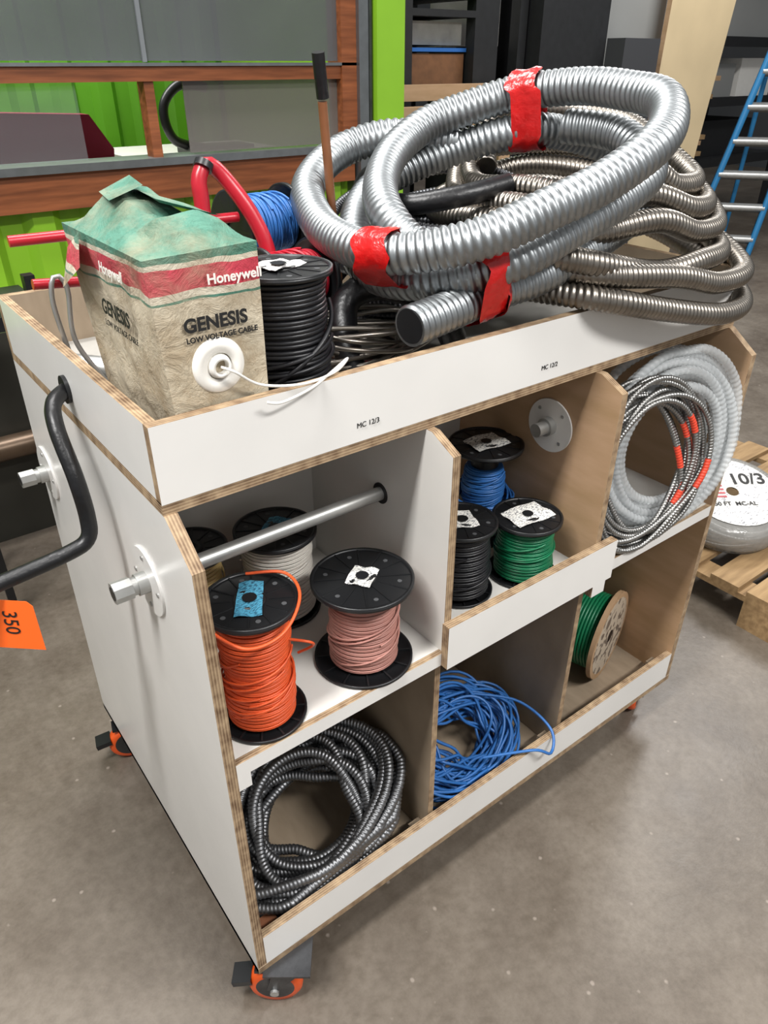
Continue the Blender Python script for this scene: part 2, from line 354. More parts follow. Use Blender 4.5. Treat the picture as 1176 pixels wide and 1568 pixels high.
# ---------------------------------------------------------------- spools
GREYH=mat('flange_hole_grey','4a4b4d',.5)
def spool(name,x,y,z0,z1,rf,rw,wm,wr=.002,wz=None,label=None,M=None,rh=.03,loose=3,lrot=.3,lsize=(.06,.05),wob=.7,extra=None):
    h=z1-z0; b=MB()
    t=.006
    for zz,s in ((0,1),(h,-1)):
        pr=[(.012,0),(rf-.004,0),(rf,.001),(rf,t),(rf-.004,t),(rf-.005,.003),(.03,.003),(.028,t),(.012,t)]
        if s<0: pr=[(r,-q) for r,q in pr]
        b.lathe([(r,zz+q) for r,q in pr],BLACKP,seg=56)
        for k in range(12):
            R=RZ(k*math.pi/6)
            q0=zz-.0015 if s<0 else zz-.0001
            b.box((.028,-.0015,q0),(rf-.004,.0015,zz+.0012 if s<0 else zz+.0062),BLACKP,R=R)
            a=(k+.5)*math.pi/6
            if s<0 and k%2==0: b.cyl((rf*.72*math.cos(a),rf*.72*math.sin(a),zz+.0001),(rf*.72*math.cos(a),rf*.72*math.sin(a),zz+.0005),.004,GREYH,seg=12)
        if s<0: b.lathe([(rf-.006,zz),(rf-.005,zz+.0022),(rf,zz+.0018),(rf,zz-.001)],BLACKP,seg=56)
    b.cyl((0,0,.003),(0,0,h-.003),rh,BLACKP)
    b.lathe([(.012,h-.02),(.012,h+.002),(.024,h+.002),(.024,h)],BLACKP,seg=24)
    wz=wz or (t+.001,h-t-.001); n=int((wz[1]-wz[0])/(wr*2.0)); k=28
    b.cyl((0,0,wz[0]),(0,0,wz[1]),rw-wr,wm,seg=36)
    th=np.linspace(0,2*math.pi*n,n*k); rad=rw+wr*.8*np.sin(th*.13+1)*.5+wr*wob*np.sin(th*.031)
    P=np.stack([rad*np.cos(th),rad*np.sin(th),np.linspace(wz[0]+wr,wz[1]-wr,len(th))+.0008*np.sin(th*.5)],1)
    b.sweep(P,wr,wm,seg=6,step=.006)
    for i in range(loose):
        a0=random.uniform(0,6.28); q=np.linspace(0,1,30); a=a0+q*random.uniform(2.5,6)
        zz=wz[0]+(wz[1]-wz[0])*(random.uniform(.1,.4)+q*random.uniform(.2,.55))
        P=np.stack([(rw+wr*2)*np.cos(a),(rw+wr*2)*np.sin(a),zz],1); b.sweep(P,wr,wm,seg=6,step=.005)
    if extra is not None: b.sweep(extra,wr,wm,seg=6,step=.008)
    if label:
        R=RZ(lrot); lx,ly=lsize
        pts=[(-lx/2,-ly/2),(lx/2,-ly/2*.92),(lx/2*.95,ly/2),(-lx/2*.9,ly/2*.96)]
        V=[]; g=9
        for i in range(g):
            for j in range(g):
                u,v=i/(g-1),j/(g-1); px=(1-u)*(1-v)*pts[0][0]+u*(1-v)*pts[1][0]+u*v*pts[2][0]+(1-u)*v*pts[3][0]; py=(1-u)*(1-v)*pts[0][1]+u*(1-v)*pts[1][1]+u*v*pts[2][1]+(1-u)*v*pts[3][1]
                w=Vector((px,py,h+.0035+.0014*math.sin(7*u+5*v)+.0012*math.cos(11*v+3*u))); w=R@w; V.append(tuple(w))
        b.add(V,[(i*g+j,(i+1)*g+j,(i+1)*g+j+1,i*g+j+1) for i in range(g-1) for j in range(g-1)],label,True)
        b.cyl((0,0,h+.0057),(0,0,h+.0062),.011,BLACKP)
    return b.done(name,loc=M if M is not None else Matrix.Translation((x,y,z0)))
def coil_path(c,u_rad,slots,turn_jit=.0,ell=(1,1),seed=1,npt=48,start=0,tilt=None):
    r=random.Random(seed); Mx=Matrix.Translation(c)@(tilt or Matrix.Identity(4))
    P=[]; N=len(slots)
    ph=[(r.uniform(0,6.28),r.uniform(-turn_jit,turn_jit),r.uniform(-turn_jit,turn_jit),r.uniform(-turn_jit,turn_jit)) for _ in range(N+1)]
    for i in range(N):
        s0=slots[i]; s1=slots[min(i+1,N-1)]
        for k in range(npt):
            f=k/npt; w=0 if f<.6 else ((f-.6)/.4); w=w*w*(3-2*w)
            th=start+2*math.pi*f
            dr=s0[0]*(1-w)+s1[0]*w; dh=s0[1]*(1-w)+s1[1]*w
            q0,q1=ph[i],ph[i+1]
            def J(q): return q[1]*math.cos(2*th+q[0]),q[2]*math.cos(th+q[0]),q[3]*math.sin(th+q[0])
            a=J(q0);bb=J(q1); e=a[0]*(1-w)+bb[0]*w; ox=a[1]*(1-w)+bb[1]*w; hz=a[2]*(1-w)+bb[2]*w
            R=u_rad+dr+e
            v=Vector((R*ell[0]*math.cos(th)+ox,R*ell[1]*math.sin(th),dh+hz)); v=Mx@v; P.append(tuple(v))
    return np.array(P)
def hexslots(rows,cols,d,seed=0):
    s=[]
    for i in range(rows):
        for j in range(cols-(i%2)):
            s.append(((j-(cols-1)/2+(.5 if i%2 else 0))*d,i*d*.87))
    if seed: random.Random(seed).shuffle(s)
    return s
S=ZS+.0008
osp=spool('orange_wire_spool',.105,.073,S,.938,.072,.052,ORANGEW,label=TEALL,lsize=(.04,.085),lrot=-.55,loose=8,wob=1.3)
spool('pink_wire_spool',.313,.081,S,.881,.087,.058,PINKW,label=LABEL,lsize=(.055,.045),lrot=.6,loose=5)
spool('grey_wire_spool',.268,.290,S,.888,.076,.064,GREYW,label=TEALL,lsize=(.045,.07),lrot=-.8)
spool('tan_wire_spool',.118,.33,S,.885,.068,.050,YELW)
spool('black_wire_spool',.578,.125,S,.87,.068,.055,BLACKW,wr=.0028,label=LABEL,lsize=(.05,.06),lrot=-.4)
spool('green_wire_spool',.722,.09,S,.845,.070,.056,GREENW,label=LABEL,lsize=(.095,.065),lrot=-.1)
ex=coil_path((0,0,.072),.064,hexslots(5,3,.0058,2),.008,(1,1),seed=4)
spool('blue_wire_spool',.765,.26,S,.925,.080,.040,BLUEL,wz=(.075,.165),label=LABEL,lsize=(.085,.065),lrot=-.1,loose=12,wob=2.2,extra=ex,wr=.0024)
spool('black_cable_spool',.252,.178,ZF+.002,1.374,.074,.063,BLACKW,wr=.0034,label=LABEL,lsize=(.065,.05),lrot=.3)
MY=RYa(math.pi/2)
spool('blue_cable_reel',0,0,0,.12,.064,.047,BLUEL,M=Matrix.Translation((.345,.50,1.365))@RZ(.12)@MY,loose=8)
spool('red_wire_spool',0,0,0,.12,.062,.044,REDW,M=Matrix.Translation((.315,.355,1.300))@RZ(.15)@MY,loose=6)
b=MB()
b.sweep(catmull([(.04,.09,.93),(.03,.05,.934),(.06,.0,.92),(.115,-.006,.925),(.165,.03,.945),(.17,.08,.955),(.125,.12,.95)]),.0025,ORANGEW,seg=8,step=.005)
b.sweep(catmull([(.14,.03,.875),(.165,.01,.87),(.175,.02,.85),(.16,.04,.83)]),.0022,ORANGEW,seg=8,step=.004)
lw=b.done('loose_wire_end'); lw.parent=osp; lw.matrix_parent_inverse=Matrix.Translation((.105,.073,S)).inverted()
b=MB()
b.M=Matrix.Translation((1.150,.130,.288))@RZ(-1.28)@MY
RF=.127
b.cyl((0,0,-.19),(0,0,0),.05,BLACKP)
for z0 in (0,-.20): b.cyl((0,0,z0),(0,0,z0+.012),RF,PLY,seg=56)
th=np.linspace(0,2*math.pi*20,20*36); b.cyl((0,0,-.187),(0,0,-.001),.098,GREENW,seg=40)
b.sweep(np.stack([.102*np.cos(th),.102*np.sin(th),np.linspace(-.183,-.006,len(th))],1),.0045,GREENW,seg=8,step=.01)
b.cyl((0,0,.012),(0,0,.0125),.112,DIRTL,seg=30); b.cyl((0,0,.0126),(0,0,.013),.018,BLACKP,seg=20); b.M=None
b.done('green_cable_reel')

# lower left flexible conduit coil (leaning pile)
b=MB()
P=coil_path((.228,.175,.225),.140,hexslots(5,5,.0215,3),.03,(1.14,.95),seed=5,tilt=RYa(-.35)@RXa(.22))
P[:,2]=np.maximum(P[:,2],.1685); P[:,0]=np.clip(P[:,0],.030,.418); P[:,1]=np.clip(P[:,1],.03,.405)
b.sweep(P,.0108,MIDSTEEL,seg=12,pitch=.0078,amp=.0017)
b.done('flexible_conduit_coil')
b=MB()
P=coil_path((.615,.150,.225),.100,hexslots(6,8,.0085,4),.04,(1.3,.95),seed=8,tilt=RXa(.6)@RYa(.1))
P[:,2]=np.maximum(P[:,2],.161); P[:,0]=np.clip(P[:,0],.455,.828); P[:,1]=np.clip(P[:,1],.025,.4)
b.sweep(P,.0037,BLUEL,seg=6,step=.012)
b.sweep(catmull([(.70,.18,.30),(.78,.10,.29),(.80,.01,.262),(.77,-.025,.23),(.72,-.012,.262),(.62,.05,.25)]),.0036,BLUEL,seg=6)
b.done('blue_wire_coil')
# coils hanging in right bay
b=MB()
T=RZ(-.25)@RXa(math.pi/2-.14)
c0=(1.005,.050,.885)
P=coil_path(c0,.140,hexslots(4,4,.0135,6),.022,(.95,1.14),seed=3,tilt=T)
P[:,0]=np.maximum(P[:,0],.864); P[:,2]=np.maximum(P[:,2],.718)
b.sweep(P,.0063,MCSTEEL,seg=8,pitch=.0065,amp=.0016)
N=48
def mark(i0,n): b.sweep(P[i0:i0+n],.0070,ORTAPE,seg=10,pitch=.0065,amp=.0012)
rm=random.Random(5)
for turn in range(1,len(P)//N-1):
    if turn%4==0: mark(turn*N+int(N*.965)+rm.randint(-1,1),4)
    if turn%4==1: mark(turn*N+int(N*.88)+rm.randint(-1,1),3)
    if turn%4==2: mark(turn*N+1+rm.randint(0,2),3)
b.done('armored_cable_coil')
PLAST=mat('clear_plastic_tubing','dfe3e4',.10,0,alpha=.38,var=.1,vscale=40)
b=MB()
T2=RZ(-.30)@RXa(math.pi/2-.14)
P=coil_path((1.105,.070,.905),.160,hexslots(3,4,.021,7),.012,(.98,1.06),seed=13,tilt=T2)
P[:,0]=np.clip(P[:,0],.870,1.264); P[:,2]=np.clip(P[:,2],.722,1.108)
b.sweep(P,.0105,PLAST,seg=10,pitch=.012,amp=.002)
b.done('clear_conduit_coil')

# ---------------------------------------------------------------- hoses on tray
hose=empty('flexible_metal_conduit')
A=[(.60,.12,1.335),(.52,.20,1.36),(.51,.27,1.40),(.57,.37,1.43),(.66,.45,1.47),(.75,.47,1.51),(.82,.44,1.535),(.89,.39,1.56),(.925,.33,1.57),(.945,.25,1.575),(.945,.17,1.57),(.925,.085,1.56),(.87,.03,1.53),(.79,.0,1.50),(.70,.01,1.46),(.61,.03,1.43),(.53,.06,1.40),(.47,.11,1.38),(.43,.17,1.37),(.42,.25,1.37),(.44,.36,1.38),(.49,.48,1.41),(.56,.55,1.44),(.64,.57,1.47),(.72,.53,1.49),(.82,.46,1.48)]
B=[(.42,.10,1.28),(.50,.11,1.285),(.61,.12,1.295),(.717,.112,1.31),(.857,.125,1.34),(1.0,.15,1.375),(1.08,.18,1.415),(1.10,.26,1.45),(1.03,.325,1.485),(.91,.37,1.50),(.80,.47,1.46),(.66,.50,1.41),(.55,.42,1.36),(.49,.3,1.315),(.50,.17,1.32),(.60,.08,1.35),(.72,.065,1.39),(.84,.06,1.43),(.94,.10,1.46),(.98,.2,1.50),(.95,.3,1.51)]
b=MB()
b.sweep(catmull(A),.031,GALV,seg=28,pitch=.0125,amp=.0045,powr=.8)
b.sweep(catmull(B),.031,GALV,seg=28,pitch=.0125,amp=.0045,powr=.8)
c=np.array(B[0]);d=c-np.array(B[1]);d/=np.linalg.norm(d); b.cyl(c+d*.0005,c+d*.001,.026,BLACKP)  # black disc stands in for the dark hollow of the open end
b.done('conduit_loops',hose)
def tape(cs,t,w,r=.0335,seed=0):
    t=np.array(t,float);t/=np.linalg.norm(t); a=np.array([0,0,1.]);u=np.cross(a,t);u/=np.linalg.norm(u);v=np.cross(t,u)
    cs=[np.array(c,float) for c in cs]; o=sum(cs)/len(cs); pts=[]
    for c in cs:
        for k in range(28):
            q=c-o; pts.append((q@u+r*math.cos(k*math.pi/14),q@v+r*math.sin(k*math.pi/14)))
    pts=sorted(set(pts))
    def half(ps):
        h=[]
        for p_ in ps:
            while len(h)>1 and (h[-1][0]-h[-2][0])*(p_[1]-h[-2][1])-(h[-1][1]-h[-2][1])*(p_[0]-h[-2][0])<=0: h.pop()
            h.append(p_)
        return h[:-1]
    H=half(pts)+half(pts[::-1]); 
    b=MB(); V=[]; n=len(H); rr=random.Random(seed); K=7
    for k in range(K):
        f=k/(K-1)*2-1
        for i,(x,y) in enumerate(H):
            j=1+.04*math.sin(i*1.3+k*1.7+seed)*rr.uniform(.3,1); V.append(o+u*x*j+v*y*j+t*(w/2*f+(.006*math.sin(i*.8+seed))))
    b.add(V,[(k*n+i,k*n+(i+1)%n,(k+1)*n+(i+1)%n,(k+1)*n+i) for k in range(K-1) for i in range(n)],REDTAPE,True); return b
tape([(.905,.365,1.565),(.915,.365,1.50)],(.04,-.06,.01),.055,.036,1).done('red_tape_band',hose)
tape([(.431,.172,1.371),(.445,.20,1.35)],(.04,-.08,.005),.055,.0355,2).done('red_tape_band_left',hose)
tape([(.565,.115,1.29),(.575,.095,1.348)],(.1,-.0,.02),.058,.0355,3).done('red_tape_band_front',hose)
tape([(.60,.117,1.293)],(.1,.07,.02),.04,.0345,4).done('red_tape_tail',hose)

b=MB()
L0=np.array([(.72,.20,1.275),(.78,.045,1.270),(.97,.012,1.228),(1.12,.005,1.195),(1.27,.05,1.195),(1.335,.19,1.24),(1.32,.38,1.29),(1.18,.56,1.31),(.98,.6,1.30),(.80,.45,1.29)])
ctr=np.array([1.03,.3,0]); pts=[]
offs=[(0,0,0,1.0),(.02,.012,.054,.97),(-.045,.02,.100,.93),(-.0,.03,.142,.84),(.01,.04,.180,.76),(.035,.06,.215,.68)]
for i,(ox,oy,oz,sc) in enumerate(offs):
    Q=(L0-ctr)*[sc,sc,1]+ctr; Q=Q+[ox,oy,oz]
    Q[:,2]-=np.where(Q[:,0]<.95,.35*oz,0)
    Q[:,:2]+=np.array([[random.uniform(-.012,.012),random.uniform(-.008,.008)] for _ in Q])
    pts+= [tuple(q) for q in Q]
b.sweep(catmull(pts),.0215,STEEL,seg=20,pitch=.0105,amp=.0034,powr=.8)
b.done('stainless_conduit_coil')
b=MB()
P=coil_path((.80,.45,1.22),.15,hexslots(7,4,.026,9),.035,(1.25,.95),seed=21,tilt=RYa(-.18))
P[:,1]=np.clip(P[:,1],0,.74)
b.sweep(P,.0115,DKSTEEL,seg=12,pitch=.0085,amp=.0022)
b.done('dark_conduit_coil')
b=MB()
b.sweep(catmull([(.80,.60,1.42),(.70,.57,1.42),(.63,.50,1.40),(.64,.40,1.39),(.72,.33,1.405),(.82,.31,1.42)]),.019,BLACKR,seg=16)
b.sweep(catmull([(.40,.22,1.17),(.44,.30,1.26),(.50,.28,1.29),(.55,.2,1.27),(.6,.2,1.2)]),.024,BLACKR,seg=16)
b.done('black_rubber_hose')
b=MB()
P=coil_path((.47,.30,1.17),.10,hexslots(6,3,.012,5),.03,(1.2,.9),seed=31)
b.sweep(P,.004,STEEL,seg=8,step=.01)
b.done('steel_wire_coil')

# ---------------------------------------------------------------- cable box
def box_mat():
    m,nt,bs=new_mat('cable_carton'); bs.inputs['Roughness'].default_value=.75
    tc=nt.nodes.new('ShaderNodeTexCoord'); sp=nt.nodes.new('ShaderNodeSeparateXYZ'); nt.links.new(tc.outputs['Object'],sp.inputs[0])
    nw=nt.nodes.new('ShaderNodeTexNoise'); nw.inputs['Scale'].default_value=25; nt.links.new(tc.outputs['Object'],nw.inputs['Vector'])
    ma=nt.nodes.new('ShaderNodeMath'); ma.operation='MULTIPLY_ADD'; ma.inputs[1].default_value=.007; nt.links.new(nw.outputs['Fac'],ma.inputs[0]); nt.links.new(sp.outputs[2],ma.inputs[2])
    mr=nt.nodes.new('ShaderNodeMapRange'); mr.inputs['From Min'].default_value=1.1535; mr.inputs['From Max'].default_value=1.5535; nt.links.new(ma.outputs[0],mr.inputs[0])
    r=nt.nodes.new('ShaderNodeValToRGB'); r.color_ramp.interpolation='CONSTANT'; E=r.color_ramp.elements
    def z(v): return (v-1.15)/.4
    cream=srgb('bfb49e'); green=srgb('4b7d6b'); red=srgb('c03a4c'); wh=srgb('cdc5b2')
    E[0].position=0;E[0].color=cream;E[1].position=z(1.374);E[1].color=green
    for p_,c_ in ((1.3775,wh),(1.387,red),(1.413,wh),(1.420,green)):
        q=E.new(z(p_)); q.color=c_
    nt.links.new(mr.outputs[0],r.inputs['Fac'])
    def noi(scale,det=8):
        n=nt.nodes.new('ShaderNodeTexNoise'); n.inputs['Scale'].default_value=scale; n.inputs['Detail'].default_value=det; n.inputs['Roughness'].default_value=.7; nt.links.new(tc.outputs['Object'],n.inputs['Vector']); return n
    def mul(src,scale,lo,p0,p1,fac):
        n=noi(scale)
        r2=nt.nodes.new('ShaderNodeValToRGB'); r2.color_ramp.elements[0].position=p0;r2.color_ramp.elements[0].color=lo;r2.color_ramp.elements[1].position=p1;r2.color_ramp.elements[1].color=(1,1,1,1)
        nt.links.new(n.outputs['Fac'],r2.inputs['Fac'])
        mx=nt.nodes.new('ShaderNodeMix'); mx.data_type='RGBA'; mx.blend_type='MULTIPLY'; mx.inputs[0].default_value=fac
        nt.links.new(src,mx.inputs[6]); nt.links.new(r2.outputs['Color'],mx.inputs[7]); return mx.outputs[2]
    o=mul(r.outputs['Color'],14,(.62,.54,.45,1),.35,.55,.85); o=mul(o,70,(.6,.55,.5,1),.3,.45,.7)
    nd=noi(9); rd=nt.nodes.new('ShaderNodeValToRGB'); rd.color_ramp.elements[0].position=.45; rd.color_ramp.elements[0].color=(0,0,0,1); rd.color_ramp.elements[1].position=.7; rd.color_ramp.elements[1].color=(.6,.6,.6,1)
    nt.links.new(nd.outputs['Fac'],rd.inputs['Fac'])
    md=nt.nodes.new('ShaderNodeMix'); md.data_type='RGBA'; nt.links.new(rd.outputs['Color'],md.inputs[0]); nt.links.new(o,md.inputs[6]); md.inputs[7].default_value=srgb('a2937a')
    nt.links.new(md.outputs[2],bs.inputs['Base Color'])
    n3=noi(26,6); n3.inputs['Distortion'].default_value=1.2
    bp=nt.nodes.new('ShaderNodeBump'); bp.inputs['Strength'].default_value=.7; bp.inputs['Distance'].default_value=.008
    nt.links.new(n3.outputs['Fac'],bp.inputs['Height']); nt.links.new(bp.outputs['Normal'],bs.inputs['Normal'])
    return m
carton=empty('cable_carton')
CM=box_mat()
b=MB()
x0,x1,y0,y1,zb,zt=.033,.175,.088,.345,ZF+.002,1.432
xb=.050
def noise3(x,y,z): return math.sin(37*x+11*y+23*z)*.5+math.sin(61*y-29*z+13*x)*.3+math.sin(83*z+47*x+5)*.2
def patch(p00,p10,p11,p01,n,m,amp,mt,smooth=True,fr=1):
    g=[];p00,p10,p11,p01=[np.array(q,float) for q in (p00,p10,p11,p01)]
    nv=np.cross(p10-p00,p01-p00); nv/=np.linalg.norm(nv)
    for i in range(n+1):
        for j in range(m+1):
            u,v=i/n,j/m; q=p00*(1-u)*(1-v)+p10*u*(1-v)+p11*u*v+p01*(1-u)*v
            edge=min(1,min(u,1-u,v,1-v)*6); g.append(q+nv*noise3(*(q*fr))*amp*edge)
    b.add(g,[(i*(m+1)+j,(i+1)*(m+1)+j,(i+1)*(m+1)+j+1,i*(m+1)+j+1) for i in range(n) for j in range(m)],mt,smooth)
patch((xb,y0,zb),(x1-.002,y0,zb),(x1,y0,zt),(x0,y0,zt-.005),14,20,.002,CM)
patch((xb,y1,zb),(xb,y0,zb),(x0,y0,zt-.005),(x0-.006,y1,zt),20,20,.007,CM,fr=1.4)
patch((x1-.002,y0,zb),(x1-.002,y1,zb),(x1,y1,zt),(x1,y0,zt),20,20,.004,CM)
patch((x1,y1,zb),(xb,y1,zb),(x0-.006,y1,zt),(x1,y1,zt),14,20,.004,CM)
nx,ny=26,40; g=[]
r_=random.Random(11)
cr=[(r_.uniform(.03,.18),r_.uniform(.09,.35),r_.uniform(0,3.14),r_.uniform(.012,.035),r_.uniform(-.008,.008)) for _ in range(46)]
for i in range(nx+1):
    for j in range(ny+1):
        u,v=i/nx,j/ny
        xl=x0-.006*v; x=xl+(x1-xl)*u; y=y0+(y1-y0)*v
        zb_=zt-.005*(1-v)*(1-u)
        peak=.50+.05*v
        tent=(u/peak if u<peak else (1-u)/(1-peak))
        endf=min(1,v/.10,(1-v)/.20)
        h=(.016+.024*min(1,v*1.5))*min(1,tent*1.5)*endf
        edge=min(1,min(u,1-u,v,1-v)*7)
        for cx,cy,an,wd,am in cr:
            dd=(x-cx)*math.cos(an)+(y-cy)*math.sin(an); tt=-(x-cx)*math.sin(an)+(y-cy)*math.cos(an)
            h+=am*max(0,1-abs(dd)/wd)*max(0,1-abs(tt)/.08)*edge
        g.append((x,y,zb_+h))
b.add(g,[(i*(ny+1)+j,(i+1)*(ny+1)+j,(i+1)*(ny+1)+j+1,i*(ny+1)+j+1) for i in range(nx) for j in range(ny)],CM,False)
patch((.060,.24,1.468),(.075,.32,1.468),(.115,.31,1.486),(.105,.24,1.482),6,6,.005,CM,False)
patch((.105,.29,1.476),(.165,.27,1.448),(.165,.15,1.452),(.095,.18,1.474),8,8,.007,CM,False)
patch((x0-.004,y1+.004,1.40),(x0-.012,y1-.09,1.435),(x0-.022,y1-.10,1.395),(x0-.022,y1,1.35),6,5,.003,CM,False)
b.done('carton_body',carton)
b=MB(); hx,hz,hy=.108,1.293,y0
b.M=Matrix.Translation((hx,hy-.001,hz))@RX
b.lathe([(.017,-.01),(.017,.004),(.032,.0035),(.035,.0),(.036,-.004)],WHITEW,seg=40); b.lathe([(.0,-.006),(.017,-.006)],INK,seg=24); b.lathe([(.009,-.006),(.009,.010),(.013,.010),(.016,.0)],WHITEW,seg=24); b.M=None
b.done('cable_outlet',carton)
def fm(x,z,y=y0-.0035): return Matrix.Translation((x,y,z))@RX
text('brand_text','Honeywell',.0165,fm(.105,1.392),WHITEW,carton,bold=.0004)
text('product_text','GENESIS',.0225,fm(.069,1.341),INK,carton,bold=.0008)
text('product_subtext','LOW VOLTAGE CABLE',.0092,fm(.070,1.328),INK,carton,bold=.0003)
def lm(y,z): 
    x=xb+(x0-xb)*(z-zb)/(zt-zb)-.0075
    return Matrix.Translation((x,y,z))@RZ(-math.pi/2)@RX@RXa(-.06)
text('brand_text_side','Honeywell',.018,lm(.225,1.392),WHITEW,carton,bold=.0004)
text('product_text_side','GENESIS',.026,lm(.255,1.335),INK,carton,bold=.0006)
text('product_subtext_side','LOW VOLTAGE CABLE',.011,lm(.255,1.318),INK,carton)
b=MB(); b.sweep(catmull([(hx,hy-.008,hz),(hx+.01,hy-.022,hz-.004),(.155,.07,1.262),(.21,.062,1.2525),(.27,.075,1.2515),(.305,.095,1.258),(.27,.08,1.2515),(.22,.055,1.247),(.17,.045,1.243),(.15,.05,1.246)]),.0019,WHITEW,seg=8,step=.004); b.done('white_cable_end',carton)

b=MB()
b.sweep(catmull([(.26,.42,1.16),(.265,.43,1.30),(.27,.44,1.42),(.272,.445,1.455),(.29,.45,1.475),(.315,.445,1.455),(.345,.42,1.40),(.36,.40,1.34),(.36,.39,1.25),(.36,.39,1.16)]),.0125,REDP,seg=16)
b.sweep(np.array([(-.02,.46,1.395),(.33,.44,1.395)]),.008,REDP,seg=12); b.sweep(np.array([(-.0,.47,1.33),(.12,.47,1.32)]),.008,REDP,seg=12)
b.sweep(np.array([(.30,.26,1.165),(.50,.30,1.165)]),.009,REDP,seg=12)
b.cyl((.28,.445,1.470),(.286,.448,1.478),.015,BLACKP)
b.done('red_tubular_frame')
b=MB()
b.sweep(np.array([(.57,.50,1.15),(.515,.458,1.555)]),.0080,mat('varnished_wood_handle','8e5c3a',.4,vscale=10,col2='6c4127'),seg=14)
b.sweep(np.array([(.517,.459,1.56),(.509,.453,1.60),(.505,.45,1.625)]),.0105,BLACKR,seg=14); b.done('tool_handle')
b=MB(); b.cyl((.03,.50,1.19),(.10,.45,1.18),.02,ZINC); b.sweep(catmull([(.03,.46,1.2),(.02,.46,1.3),(.03,.46,1.34),(.045,.46,1.32),(.04,.46,1.24),(.07,.44,1.17)]),.004,ZINC,seg=8); b.done('steel_tube')

tag=empty('orange_hang_tag'); b=MB()
TM=Matrix.Translation((-.182,.270,.905))@RZ(yaw-math.pi/2)@RYa(.08)
b.M=TM; b.prism([(-.045,-.045),(.040,-.045),(.034,.038),(.026,.046),(-.038,.046),(-.045,.038)],1,-.0003,.0003,ORANGETAG,ORANGETAG,ORANGETAG)
b.sweep(catmull([(-.02,0,.04),(-.022,0,.06),(-.015,0,.075)]),.0006,INK,seg=6,step=.004); b.M=None; b.done('tag_card',tag)
text('tag_number','350',.030,TM@Matrix.Translation((-.012,-.001,.028))@RX@RZ(-math.pi/2),INK,tag)

# ---------------------------------------------------------------- right background
b=MB()
px0,px1,py0,py1=1.84,2.9,-.05,1.0
PW=mat('pallet_wood','a88a62',.75,vscale=6,col2='7f6443',stretch=(1,8,8))
for i in range(7):
    y=py0+i*.158; b.box((px0,y,.122),(px1,y+.13 if i in(0,6) else y+.10,.14),PW)
for x in (px0,px0+.47,px1-.09):
    b.box((x,py0,.10),(x+.09,py1,.122),PW); b.box((x,py0,0),(x+.09,py0+.13,.10),PW); b.box((x,.43,0),(x+.09,.55,.10),PW); b.box((x,py1-.1,0),(x+.09,py1,.10),PW)
b.done('wooden_pallet')
wrap=empty('wrapped_cable_coil'); b=MB()
TR=Matrix.Translation((2.14,.37,.1415))@RZ(-.62)@Matrix.Translation((0,-.20,0))@RXa(.28)@Matrix.Translation((0,.20,.0))
SHR=mat('shrink_wrap_film','b4b2ad',.15,var=.35,vscale=12,bump=.4,bscale=30,alpha=.6)
b.M=TR
P=coil_path((0,0,.02),.165,hexslots(5,4,.018,2),.008,(1,1),seed=9); b.sweep(P,.009,MCSTEEL,seg=8,pitch=.012,amp=.0015)
b.lathe([(.10,.0),(.20,.0),(.212,.03),(.208,.085),(.19,.105),(.12,.108)],SHR,seg=56)
b.lathe([(.022,.110),(.08,.1115),(.165,.1105)],WRAPL,seg=48); b.M=None
b.done('coil_body',wrap)
TL=TR@Matrix.Translation((0,0,.1125))
text('size_text','10/3',.075,TL@Matrix.Translation((.005,.035,0)),INK,wrap,bold=.0015); text('feet_text','250 FT  MC-AL',.026,TL@Matrix.Translation((-.10,-.07,0)),INK,wrap,bold=.0005)
b=MB(); b.M=TL
for k in range(4): b.box((-.105,-.030+.018*k,-.001),(-.03,-.022+.018*k,.0),REDP)
b.box((-.135,-.010,-.001),(-.1055,.032,.0),BLUEW); b.M=None; b.done('flag_print',wrap)

RK=mat('black_rack_steel','1f2022',.5,var=.3); WALLG=mat('grey_panel','8a8b89',.6,var=.1,vscale=2)
rack=empty('pallet_rack'); b=MB()
for x0_,x1_ in ((2.86,2.93),(3.42,3.62),(3.80,3.87)): b.box((x0_,3.2,0),(x1_,3.28,3),RK); b.box((x0_,4.0,0),(x1_,4.08,3),RK)
for z in (.4,1.0,1.45,1.84,1.93,2.3): b.box((2.93,3.2,z),(3.42,3.25,z+.035),RK); b.box((2.93,3.25,z+.0),(3.42,4.05,z+.015),RK)
b.done('rack_frame',rack)
b=MB(); b.box((2.95,3.27,1.47),(3.40,3.8,1.655),mat('brown_crate','7a5233',.7,var=.3)); b.done('wooden_crate',rack)
b=MB(); b.box((2.95,3.30,1.95),(3.40,3.9,2.25),PAPER); b.box((2.95,3.30,1.70),(3.40,3.9,1.82),mat('grey_cartons','b9b8b3',.6,var=.4,vscale=8)); b.box((2.94,3.26,1.665),(3.41,3.8,1.685),BLUEW); b.box((3.65,3.35,1.7),(3.77,3.9,2.3),PAPER); b.box((3.65,3.35,0),(3.77,3.9,1.68),RK); b.done('stored_paper',rack)
b=MB(); b.box((2.2,3.0,1.42),(3.7,3.12,1.50),PLY);b.box((2.2,2.8,1.30),(3.3,2.9,1.40),PLY); b.box((2.3,2.85,0),(2.4,3.1,1.42),PLY); b.box((3.5,3.0,0),(3.6,3.1,1.42),PLY); b.done('lumber_workbench')
b=MB(); b.box((3.9,3.1,0),(4.55,3.9,3.0),RK); b.box((4.56,2.95,0),(4.95,3.1,1.75),mat('dark_grey_cabinet','3c3d40',.5)); b.done('black_cabinet')
b=MB(); b.box((4.56,3.2,0),(5.3,3.3,3.0),WALLG); b.done('grey_partition')
b=MB(); b.prism([(5.1,0),(5.7,0),(6.1,3.0),(5.2,3.0)],1,3.06,3.10,mat('pale_plywood','cdb994',.6,var=.12,vscale=3),PLY,PLY); b.done('plywood_sheet')
